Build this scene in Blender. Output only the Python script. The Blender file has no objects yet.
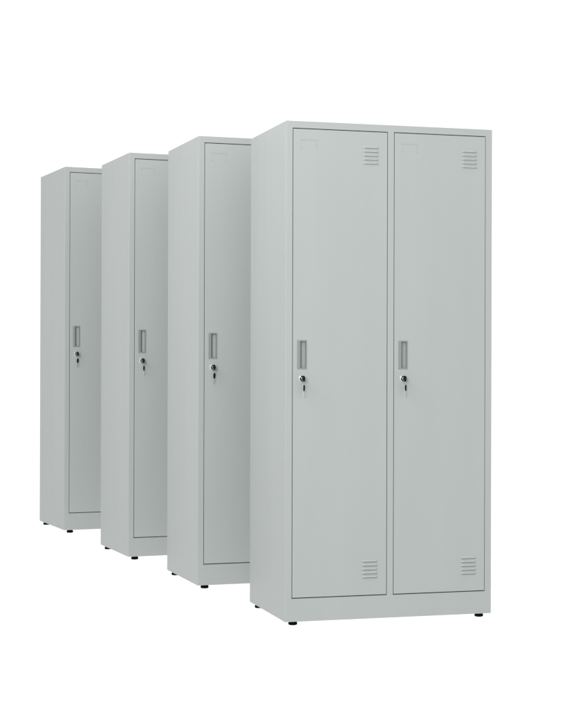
import bpy, bmesh, math, random
from mathutils import Vector, Matrix

scene = bpy.context.scene
C = scene.collection
random.seed(4)

# ---------------------------------------------------------------- camera
CAM_Z = 0.9782
cam_d = bpy.data.cameras.new('camera')
cam = bpy.data.objects.new('camera', cam_d)
C.objects.link(cam)
pitch, roll = -0.002084, 0.00284
fwd = Vector((0, math.cos(pitch), -math.sin(pitch)))
upv = Vector((0, math.sin(pitch), math.cos(pitch)))
rx = Vector((1, 0, 0))
right = rx * math.cos(roll) + upv * math.sin(roll)
up = -rx * math.sin(roll) + upv * math.cos(roll)
m = Matrix((right, up, -fwd)).transposed().to_4x4()
m.translation = Vector((0, 0, CAM_Z))
cam.matrix_world = m
cam_d.sensor_fit = 'HORIZONTAL'
cam_d.sensor_width = 36
cam_d.lens = 36 * 1602.65 / 567
cam_d.shift_x = -(299.72 - 283.5) / 567
cam_d.shift_y = (356.0 - 354.0) / 567
cam_d.clip_end = 300
scene.camera = cam

# ---------------------------------------------------------------- light: even white world, plus unseen lamps added for fill
world = bpy.data.worlds.new('World')
scene.world = world
world.use_nodes = True
bg = world.node_tree.nodes['Background']
bg.inputs['Color'].default_value = (1.0, 1.0, 1.0, 1)
bg.inputs['Strength'].default_value = 1.10

def area(name, loc, target, sx, sy, power):
    l = bpy.data.lights.new(name, 'AREA')
    l.shape = 'RECTANGLE'; l.size = sx; l.size_y = sy; l.energy = power
    o = bpy.data.objects.new(name, l); C.objects.link(o)
    o.location = loc
    o.rotation_euler = (Vector(target) - Vector(loc)).to_track_quat('-Z', 'Y').to_euler()
    return o
area('front_fill', (-3.3, -9.0, 3.6), (-0.3, 7.0, 1.2), 4.0, 4.0, 1680)  # unseen lamp added to brighten the locker fronts
area('top_fill', (-1.9, 4.3, 3.2), (-0.8, 7.0, 2.3), 3.0, 1.0, 88)  # unseen lamp added so the fronts grow lighter towards the top

scene.view_settings.view_transform = 'Standard'
scene.view_settings.look = 'None'
scene.view_settings.exposure = 0
scene.view_settings.gamma = 1

# ---------------------------------------------------------------- materials
def new_mat(name):
    mt = bpy.data.materials.new(name); mt.use_nodes = True
    nt = mt.node_tree
    return mt, nt, nt.nodes['Principled BSDF']

def paint(name, col, rough=0.42, var=0.012):
    mt, nt, b = new_mat(name)
    tc = nt.nodes.new('ShaderNodeTexCoord')
    # faint vertical unevenness of the sprayed coat
    mp = nt.nodes.new('ShaderNodeMapping'); mp.inputs['Scale'].default_value = (9, 9, 1.1)
    n1 = nt.nodes.new('ShaderNodeTexNoise'); n1.inputs['Scale'].default_value = 1.0; n1.inputs['Detail'].default_value = 3
    nt.links.new(tc.outputs['Object'], mp.inputs['Vector']); nt.links.new(mp.outputs[0], n1.inputs['Vector'])
    ramp = nt.nodes.new('ShaderNodeValToRGB')
    ramp.color_ramp.elements[0].position = 0.3; ramp.color_ramp.elements[1].position = 0.7
    ramp.color_ramp.elements[0].color = tuple(c * (1 - var * 1.6) for c in col) + (1,)
    ramp.color_ramp.elements[1].color = tuple(c * (1 + var * 1.6) for c in col) + (1,)
    nt.links.new(n1.outputs['Fac'], ramp.inputs['Fac'])
    nt.links.new(ramp.outputs['Color'], b.inputs['Base Color'])
    # orange peel of powder coat + very soft sheet-metal waviness
    n2 = nt.nodes.new('ShaderNodeTexNoise'); n2.inputs['Scale'].default_value = 420; n2.inputs['Detail'].default_value = 1
    nt.links.new(tc.outputs['Object'], n2.inputs['Vector'])
    n3 = nt.nodes.new('ShaderNodeTexNoise'); n3.inputs['Scale'].default_value = 3.2; n3.inputs['Detail'].default_value = 1
    nt.links.new(tc.outputs['Object'], n3.inputs['Vector'])
    b1 = nt.nodes.new('ShaderNodeBump'); b1.inputs['Strength'].default_value = 0.12; b1.inputs['Distance'].default_value = 0.0006
    b2 = nt.nodes.new('ShaderNodeBump'); b2.inputs['Strength'].default_value = 0.35; b2.inputs['Distance'].default_value = 0.004
    nt.links.new(n3.outputs['Fac'], b2.inputs['Height'])
    nt.links.new(n2.outputs['Fac'], b1.inputs['Height'])
    nt.links.new(b2.outputs['Normal'], b1.inputs['Normal'])
    nt.links.new(b1.outputs['Normal'], b.inputs['Normal'])
    b.inputs['Roughness'].default_value = rough
    b.inputs['Specular IOR Level'].default_value = 0.4
    return mt

PAINT = paint('light_grey_powder_coat', (0.257, 0.2755, 0.2685), 0.5, 0.010)
PLASTIC = paint('grey_handle_plastic', (0.155, 0.174, 0.165), 0.45, 0.01)

def simple(name, col, rough, metal=0.0, bump=0.0, scale=60):
    mt, nt, b = new_mat(name)
    tc = nt.nodes.new('ShaderNodeTexCoord')
    n = nt.nodes.new('ShaderNodeTexNoise'); n.inputs['Scale'].default_value = scale; n.inputs['Detail'].default_value = 3
    nt.links.new(tc.outputs['Object'], n.inputs['Vector'])
    mr = nt.nodes.new('ShaderNodeMapRange')
    mr.inputs['To Min'].default_value = max(0.02, rough - 0.05); mr.inputs['To Max'].default_value = rough + 0.05
    nt.links.new(n.outputs['Fac'], mr.inputs['Value']); nt.links.new(mr.outputs[0], b.inputs['Roughness'])
    b.inputs['Base Color'].default_value = tuple(col) + (1,)
    b.inputs['Metallic'].default_value = metal
    if bump:
        bp = nt.nodes.new('ShaderNodeBump'); bp.inputs['Strength'].default_value = bump; bp.inputs['Distance'].default_value = 0.0005
        nt.links.new(n.outputs['Fac'], bp.inputs['Height']); nt.links.new(bp.outputs['Normal'], b.inputs['Normal'])
    return mt
CHROME = simple('chrome', (0.86, 0.87, 0.88), 0.12, 1.0, scale=300)
NICKEL = simple('nickel_key_blade', (0.22, 0.22, 0.215), 0.4, 1.0, scale=300)
RUBBER = simple('black_rubber', (0.004, 0.004, 0.004), 0.75, 0, 0.1, 200)
RUBBER.node_tree.nodes['Principled BSDF'].inputs['Specular IOR Level'].default_value = 0.01
BLACK = simple('black_key_plastic', (0.004, 0.004, 0.004), 0.5, scale=200)
BLACK.node_tree.nodes['Principled BSDF'].inputs['Specular IOR Level'].default_value = 0.02
SLOT_SHADE = simple('painted_slot_shade', (0.012, 0.013, 0.013), 0.8, scale=80)  # dark colour stands in for shade under the louvre hoods
SLOT_SHADE.node_tree.nodes['Principled BSDF'].inputs['Specular IOR Level'].default_value = 0.05

# floor: invented underlighting, translucent so the white world below washes out shadows
FLOOR, nt, b = new_mat('shadowless_white_floor')
nt.nodes.remove(b)
tr = nt.nodes.new('ShaderNodeBsdfTranslucent'); df = nt.nodes.new('ShaderNodeBsdfDiffuse')
no = nt.nodes.new('ShaderNodeTexNoise'); no.inputs['Scale'].default_value = 2.0
rp = nt.nodes.new('ShaderNodeValToRGB')
rp.color_ramp.elements[0].color = (0.997, 0.997, 0.997, 1); rp.color_ramp.elements[1].color = (1, 1, 1, 1)
nt.links.new(no.outputs['Fac'], rp.inputs['Fac']); nt.links.new(rp.outputs[0], tr.inputs['Color'])
df.inputs['Color'].default_value = (0.9, 0.9, 0.9, 1)
mx = nt.nodes.new('ShaderNodeMixShader'); mx.inputs[0].default_value = 0.02
nt.links.new(tr.outputs[0], mx.inputs[1]); nt.links.new(df.outputs[0], mx.inputs[2])
nt.links.new(mx.outputs[0], nt.nodes['Material Output'].inputs['Surface'])

# ---------------------------------------------------------------- mesh helpers
def link(name, bm, mats, parent=None, smooth=False):
    me = bpy.data.meshes.new(name)
    bmesh.ops.recalc_face_normals(bm, faces=bm.faces[:])
    if smooth:
        for f in bm.faces: f.smooth = True
    bm.to_mesh(me); bm.free()
    for mt in (mats if isinstance(mats, (list, tuple)) else [mats]): me.materials.append(mt)
    o = bpy.data.objects.new(name, me); C.objects.link(o)
    if parent: o.parent = parent
    if smooth:
        try: me.set_sharp_from_angle(angle=math.radians(40))
        except Exception: pass
    return o

def stepped(xs, zs, depth, back):
    """Panel facing -y whose grid cells lie at depth[(i,j)] (default 0) and whose back is at y=back."""
    bm = bmesh.new(); cache = {}
    def v(x, y, z):
        k = (round(x, 6), round(y, 6), round(z, 6))
        if k not in cache: cache[k] = bm.verts.new(k)
        return cache[k]
    def quad(*p):
        vs = [v(*q) for q in p]
        if len(set(vs)) == 4: bm.faces.new(vs)
    nx, nz = len(xs) - 1, len(zs) - 1
    def d(i, j):
        if i < 0 or j < 0 or i >= nx or j >= nz: return back
        return depth.get((i, j), 0.0)
    for i in range(nx):
        for j in range(nz):
            a, b_, c, e = xs[i], xs[i+1], zs[j], zs[j+1]; y = d(i, j)
            quad((a, y, c), (b_, y, c), (b_, y, e), (a, y, e))
            quad((a, back, c), (a, back, e), (b_, back, e), (b_, back, c))
    for i in range(-1, nx):
        for j in range(nz):
            y0, y1 = d(i, j), d(i+1, j)
            if y0 != y1: quad((xs[i+1], y0, zs[j]), (xs[i+1], y1, zs[j]), (xs[i+1], y1, zs[j+1]), (xs[i+1], y0, zs[j+1]))
    for j in range(-1, nz):
        for i in range(nx):
            y0, y1 = d(i, j), d(i, j+1)
            if y0 != y1: quad((xs[i], y0, zs[j+1]), (xs[i], y1, zs[j+1]), (xs[i+1], y1, zs[j+1]), (xs[i+1], y0, zs[j+1]))
    bmesh.ops.recalc_face_normals(bm, faces=bm.faces[:])
    return bm

def soften(bm, w, seg=2, convex_only=True):
    bmesh.ops.dissolve_limit(bm, angle_limit=0.01, verts=bm.verts[:], edges=bm.edges[:])
    es = [e for e in bm.edges if len(e.link_faces) == 2 and e.calc_face_angle(0) > 0.6 and (e.is_convex or not convex_only)]
    bmesh.ops.bevel(bm, geom=es, offset=w, segments=seg, affect='EDGES', profile=0.5, clamp_overlap=True)
    return bm

def add_box(bm, x0, x1, y0, y1, z0, z1, mat=0):
    vs = [bm.verts.new((x, y, z)) for x in (x0, x1) for y in (y0, y1) for z in (z0, z1)]
    for q in ((0,1,3,2), (4,6,7,5), (0,4,5,1), (2,3,7,6), (0,2,6,4), (1,5,7,3)):
        f = bm.faces.new([vs[i] for i in q]); f.material_index = mat

def add_lathe(bm, prof, M, n=40, mat=0, caps=True):
    """prof: (radius, height) pairs spun round the local z axis, then transformed by M."""
    rings = []
    for r, h in prof:
        if r < 1e-7: rings.append([bm.verts.new(M @ Vector((0, 0, h)))])
        else: rings.append([bm.verts.new(M @ Vector((r*math.cos(2*math.pi*k/n), r*math.sin(2*math.pi*k/n), h))) for k in range(n)])
    for a, b_ in zip(rings, rings[1:]):
        for k in range(n):
            k2 = (k+1) % n
            vs = [a[k % len(a)], a[k2 % len(a)], b_[k2 % len(b_)], b_[k % len(b_)]]
            u = []
            for q in vs:
                if q not in u: u.append(q)
            if len(u) > 2:
                f = bm.faces.new(u); f.material_index = mat

def add_prism(bm, pts, t0, t1, M, mat=0):
    """outline pts (a, b) extruded along c from t0 to t1; M maps (a, b, c)."""
    A = [bm.verts.new(M @ Vector((p[0], p[1], t0))) for p in pts]
    B = [bm.verts.new(M @ Vector((p[0], p[1], t1))) for p in pts]
    fs = [bm.faces.new(A), bm.faces.new(B[::-1])]
    for k in range(len(pts)):
        fs.append(bm.faces.new([A[k], A[(k+1) % len(pts)], B[(k+1) % len(pts)], B[k]]))
    for f in fs: f.material_index = mat

def add_ring(bm, R, r, M, n=32, k=8, mat=0):
    g = [[bm.verts.new(M @ Vector(((R + r*math.cos(2*math.pi*j/k))*math.cos(2*math.pi*i/n),
                                   (R + r*math.cos(2*math.pi*j/k))*math.sin(2*math.pi*i/n),
                                   r*math.sin(2*math.pi*j/k)))) for j in range(k)] for i in range(n)]
    for i in range(n):
        for j in range(k):
            f = bm.faces.new([g[i][j], g[(i+1) % n][j], g[(i+1) % n][(j+1) % k], g[i][(j+1) % k]]); f.material_index = mat

# ---------------------------------------------------------------- floor (a white translucent sheet in four low tiers)
LK = [  # front-left corner x, y, floor height, yaw
    (-0.05114, 5.85920, 0.0000, 0.28366),
    (-0.41450, 6.53829, 0.0371, 0.32461),
    (-0.77516, 7.27191, 0.0628, 0.36782),
    (-1.18657, 8.08637, 0.0955, 0.39886)]
W, D, H, FOOT = 0.8122, 0.515, 1.835, 0.017

th = 0.34
ed = Vector((math.cos(th), math.sin(th))); nd = Vector((-math.sin(th), math.cos(th)))
cuts = []
for a, b_ in zip(LK, LK[1:]):
    back = Vector((a[0] - math.sin(a[3])*D, a[1] + math.cos(a[3])*D))
    front = Vector((b_[0], b_[1]))
    mid = (back + front) / 2 + ed * 0.05
    cuts.append((mid + nd*0.012).dot(nd))
prof = [(-30.0, 0.0)]
for c, a, b_ in zip(cuts, LK, LK[1:]):
    prof += [(c, a[2]), (c + 0.004, b_[2])]
prof.append((45.0, LK[3][2]))
bm = bmesh.new()
rows = []
for n_, z in prof:
    p0 = nd*n_ + ed*-35; p1 = nd*n_ + ed*35
    rows.append((bm.verts.new((p0.x, p0.y, z)), bm.verts.new((p1.x, p1.y, z))))
for a, b_ in zip(rows, rows[1:]):
    bm.faces.new([a[0], a[1], b_[1], b_[0]])
floor = link('floor', bm, FLOOR)
floor['kind'] = 'structure'

# ---------------------------------------------------------------- locker parts
DX0, DX1, DZ0, DZ1 = 0.0262, 0.3928, 0.0865, 1.8078      # centre lines of the door gaps
DX2, DX3 = 0.4193, 0.7855
GAP = 0.0012                                           # half of a gap
DW, DH = (DX1 - DX0) - 2*GAP, (DZ1 - DZ0) - 2*GAP
HX0, HX1, HZ0, HZ1 = 0.0160, 0.0528, 0.8375, 0.9440      # handle, from door's lower left corner
LX, LZ = 0.0350, 0.8025                                # lock

def make_locker():
    root = bpy.data.objects.new('locker', None); C.objects.link(root)
    root.empty_display_size = 0.2
    # cabinet body: folded sheet-steel carcass with two door rebates, z starts at FOOT
    bm = stepped([0, DX0-GAP, DX1+GAP, DX2-GAP, DX3+GAP, W], [0, DZ0-GAP-0.0010, DZ1+GAP+0.0004, H],
                 {(1, 1): 0.024, (3, 1): 0.024}, D)
    soften(bm, 0.0010, 2)
    # folded-in underside lip, rear and side seams
    bmesh.ops.translate(bm, verts=bm.verts[:], vec=(0, 0, FOOT))
    link('cabinet_body', bm, PAINT, root)
    # feet
    for fx, fy in ((0.041, 0.040), (W-0.033, 0.040), (0.024, D-0.052), (W-0.024, D-0.052)):
        bm = bmesh.new()
        add_lathe(bm, [(0, 0), (0.0135, 0), (0.0158, 0.0012), (0.0168, 0.0045), (0.0166, 0.0075), (0.0148, 0.011),
                       (0.0125, 0.0125), (0.0125, 0.0145), (0.005, 0.0148), (0.005, FOOT + 0.0005)],
                  Matrix.Translation((fx, fy, 0)), 32)
        link('foot', bm, RUBBER, root, smooth=True)
    # doors
    first = make_door(root)
    first.location = (DX0 + GAP, 0.0, FOOT + DZ0 + GAP)
    second = copy_tree(first, root)
    second.location = (DX2 + GAP, 0.0, FOOT + DZ0 + GAP)
    return root

def make_door(root):
    bm = stepped([0, HX0+0.002, HX1-0.002, DW], [0, HZ0+0.002, HZ1-0.002, DH], {(1, 1): 0.0175}, 0.0195)
    soften(bm, 0.0011, 2)
    door = link('door', bm, PAINT, root)
    # recessed pull handle: flange, deep pocket on the left running up to a shallow right side
    bm = bmesh.new()
    w, h = HX1 - HX0, HZ1 - HZ0
    def rr(x0, x1, z0, z1, r, y, n=5):
        out = []
        for cx, cz, a0 in ((x1-r, z1-r, 0), (x0+r, z1-r, 90), (x0+r, z0+r, 180), (x1-r, z0+r, 270)):
            for k in range(n+1):
                a = math.radians(a0 + 90*k/n); out.append((cx + r*math.cos(a), y, cz + r*math.sin(a)))
        return out
    px0, px1, pz0, pz1 = 0.0125, w - 0.0035, 0.0050, h - 0.0045
    loops = [rr(0, w, 0, h, 0.0022, 0.0), rr(0.0, w, 0, h, 0.0022, -0.0008), rr(0.0008, w-0.0008, 0.0008, h-0.0008, 0.0018, -0.0016),
             rr(px0-0.0006, px1+0.0006, pz0-0.0006, pz1+0.0006, 0.0016, -0.0016), rr(px0, px1, pz0, pz1, 0.0014, -0.0008),
             rr(px0, px1, pz0, pz1, 0.0014, 0.0040)]
    # pocket floor slopes: 15 mm deep behind the left lip, 8 mm at the right
    fl = [(x, 0.0160 - 0.0080*(x-px0)/(px1-px0), z) for x, y, z in rr(px0+0.0006, px1-0.0010, pz0+0.0006, pz1-0.0006, 0.0014, 0)]
    loops.append(fl)
    vl = [[bm.verts.new((x + HX0, y, z + HZ0)) for x, y, z in L] for L in loops]
    for a, b_ in zip(vl, vl[1:]):
        for k in range(len(a)):
            k2 = (k+1) % len(a)
            bm.faces.new([a[k], a[k2], b_[k2], b_[k]])
    bm.faces.new(vl[-1])
    link('handle', bm, PLASTIC, door, smooth=True)
    # cam lock: chrome barrel, dark ring, chrome plug with slot
    bm = bmesh.new()
    M = Matrix.Translation((LX, 0, LZ)) @ Matrix.Rotation(math.radians(90), 4, 'X')   # local z -> -y
    add_lathe(bm, [(0.0122, -0.002), (0.0122, 0.0052), (0.0108, 0.0068)], M, 48, 0)
    add_lathe(bm, [(0.0108, 0.0068), (0.0103, 0.0073), (0.0060, 0.0066)], M, 48, 1)
    add_lathe(bm, [(0.0060, 0.0066), (0.0060, 0.0082), (0.0054, 0.0088), (0, 0.0088)], M, 48, 0)
    add_box(bm, LX-0.0009, LX+0.0009, -0.0092, -0.0080, LZ-0.0045, LZ+0.0045, 1)
    link('lock', bm, [CHROME, BLACK], door, smooth=True)
    # two louvred vents of five pressed hoods each
    for top in (1.6585, 0.1232):
        bm = bmesh.new()
        for q in range(5):
            z1 = top + 0.0 - q*0.01465
            add_louvre(bm, 0.2678, 0.3300, z1, 0.0005 if top > 1 else 0.0019)
        link('vent', bm, [PAINT, SLOT_SHADE], door, smooth=True)
    # spot-welded card holder: thin folded lips, open towards the door centre below
    bm = bmesh.new()
    x0, x1, z1, z0 = 0.0265, 0.0885, 1.6815, 1.6475
    y = -0.0009
    add_box(bm, x0, x1, y, 0.0, z1-0.0030, z1)
    add_box(bm, x1-0.0022, x1, y*0.9, 0.0, z0, z1-0.0026)
    add_box(bm, x0, x0+0.0022, y*0.45, 0.0, z0+0.006, z1-0.0026)
    add_box(bm, x0, x0+0.0042, y, 0.0, z0, z0+0.0055)
    soften(bm, 0.0004, 1)
    link('label_holder', bm, PAINT, door)
    return door

def add_louvre(bm, x0, x1, zlip, slot):
    """hood: rises out of the door at the top and overhangs a dark face at its lower lip (zlip)."""
    n, k, hh, out = 18, 6, 0.0088, 0.0034
    g = []
    for i in range(n+1):
        s = i/n; e = min(1.0, min(s, 1-s)/0.11); e = math.sin(e*math.pi/2)
        g.append([bm.verts.new((x0 + (x1-x0)*s, -0.0002 - out*e*math.sin(j/k*math.pi/2)**1.2, zlip + hh*e*(1-j/k) + (1-e)*0.001)) for j in range(k+1)])
    for i in range(n):
        for j in range(k):
            bm.faces.new([g[i][j], g[i+1][j], g[i+1][j+1], g[i][j+1]])
    # inner thickness of the lip
    g2 = [[bm.verts.new((r[k].co.x, min(-0.0001, r[k].co.y + 0.0009), r[k].co.z - 0.0002)), r[k]] for r in g]
    for a, b_ in zip(g2, g2[1:]):
        bm.faces.new([a[0], b_[0], b_[1], a[1]])
    # dark face painting the shade under the hood, dropped below the lip
    f = bm.faces.new([bm.verts.new(p) for p in ((x0+0.003, -0.0003, zlip-slot), (x1-0.003, -0.0003, zlip-slot),
                                                (x1-0.003, -0.0003, zlip+0.0040), (x0+0.003, -0.0003, zlip+0.0040))])
    f.material_index = 1

def copy_tree(o, parent=None):
    c = o.copy(); C.objects.link(c); c.parent = parent
    for ch in list(o.children): copy_tree(ch, c)
    return c

LABELS = [
    'nearest light grey two-door steel locker, both doors in full view',
    'second grey steel locker from the front, standing directly behind the fully visible one',
    'third grey steel locker from the front, between the second and the farthest one',
    'farthest and smallest-looking grey steel locker at the left end of the row']
KEYS = [
    ('black-headed keys hanging from the left door lock of the nearest locker', DX0),
    ('black-headed keys hanging from the right door lock of the nearest locker', DX2),
    ('black-headed keys on the visible door lock of the second locker from the front', DX0),
    ('black-headed keys on the visible door lock of the third locker from the front', DX0),
    ('black-headed keys on the visible door lock of the farthest locker at the left', DX0)]
KOWN = [0, 0, 1, 2, 3]

proto = make_locker()
lockers = []
for i, (x, y, z, a) in enumerate(LK):
    o = proto if i == 0 else copy_tree(proto)
    o.location = (x, y, z); o.rotation_euler = (0, 0, a)
    o['label'] = LABELS[i]; o['category'] = 'locker'; o['group'] = 'grey steel lockers standing in a row'
    lockers.append(o)

# ---------------------------------------------------------------- keys: one in the lock, its spare hanging from the split ring
def bow_outline():
    """flat key head in (a, b): a = along the blade axis (0 at the shoulder, + away), b = across."""
    return [(0, -0.0040), (0.0025, -0.0075), (0.007, -0.0112), (0.014, -0.0122), (0.0200, -0.0100), (0.0225, -0.0052), (0.0232, 0),
            (0.0225, 0.0052), (0.0200, 0.0100), (0.014, 0.0122), (0.007, 0.0112), (0.0025, 0.0075), (0, 0.0040)]

def make_keys():
    root = bpy.data.objects.new('key_pair', None); C.objects.link(root); root.empty_display_size = 0.02
    # key in the lock: blade along +y, head stands vertical and points out of the door
    M = Matrix(((0, 0, 1, 0), (-1, 0, 0, -0.0115), (0, 1, 0, 0), (0, 0, 0, 1)))      # a -> -y, b -> z, c -> x
    bm = bmesh.new()
    add_prism(bm, [(p[0]*0.95, p[1]*0.84) for p in bow_outline()], -0.0016, 0.0016, M); soften(bm, 0.0005, 2)
    key = link('key', bm, BLACK, root)
    bm = bmesh.new(); add_box(bm, -0.0008, 0.0008, -0.0125, -0.0080, -0.0038, 0.0038); link('blade', bm, NICKEL, key)
    # split ring through both heads
    bm = bmesh.new()
    R = Matrix.Translation((0.0016, -0.0215, -0.0110)) @ Matrix.Rotation(math.radians(90), 4, 'X') @ Matrix.Rotation(math.radians(14), 4, 'X')
    add_ring(bm, 0.0070, 0.00035, R); link('split_ring', bm, NICKEL, root, smooth=True)
    # hanging spare
    T = Matrix.Translation((0.0026, -0.020, -0.0225)) @ Matrix.Rotation(math.radians(1.5), 4, 'Y') @ Matrix.Rotation(math.radians(62), 4, 'Z')
    M2 = Matrix(((0, 1, 0, 0), (0, 0, 1, 0), (1, 0, 0, -0.0232), (0, 0, 0, 1)))      # a -> z (head up), b -> x, c -> y
    bm = bmesh.new(); add_prism(bm, [(p[0], p[1]*0.78) for p in bow_outline()], -0.0014, 0.0014, T @ M2); soften(bm, 0.0005, 2)
    spare = link('key', bm, BLACK, root)
    bm = bmesh.new()
    teeth = [(-0.0225, 0.0), (-0.0215, -0.0026), (-0.0004, -0.0030), (-0.0004, 0.0030), (-0.004, 0.0030), (-0.006, 0.0016), (-0.008, 0.0026),
             (-0.010, 0.0012), (-0.012, 0.0024), (-0.014, 0.0014), (-0.016, 0.0025), (-0.018, 0.0012), (-0.0205, 0.0024)]
    add_prism(bm, teeth, -0.0009, 0.0009, T @ M2); link('blade', bm, NICKEL, spare)
    return root

kp = make_keys()
for i, (lab, dx) in enumerate(KEYS):
    o = kp if i == 0 else copy_tree(kp)
    x, y, z, a = LK[KOWN[i]]
    lx = dx + GAP + LX; lz = FOOT + DZ0 + GAP + LZ
    o.location = (x + math.cos(a)*lx, y + math.sin(a)*lx, z + lz)
    o.rotation_euler = (0, 0, a)
    swing = [0.0, -2.2, 1.6, -1.0, 2.4][i]; turn = [0, -4, -8, -2, -10][i]
    for ch in o.children:
        if ch.name.startswith('key') and ch.location.length == 0 and any(c.name.startswith('blade') for c in ch.children) and len(ch.data.vertices) and min(v.co.z for v in ch.data.vertices) < -0.02:
            px = Vector((0.0026, -0.020, -0.0225))
            Rm = Matrix.Rotation(math.radians(swing), 4, 'Y') @ Matrix.Translation(px) @ Matrix.Rotation(math.radians(turn), 4, 'Z') @ Matrix.Translation(-px)
            ch.matrix_basis = Rm
    o['label'] = lab; o['category'] = 'keys'; o['group'] = 'keys hanging from the locker locks'
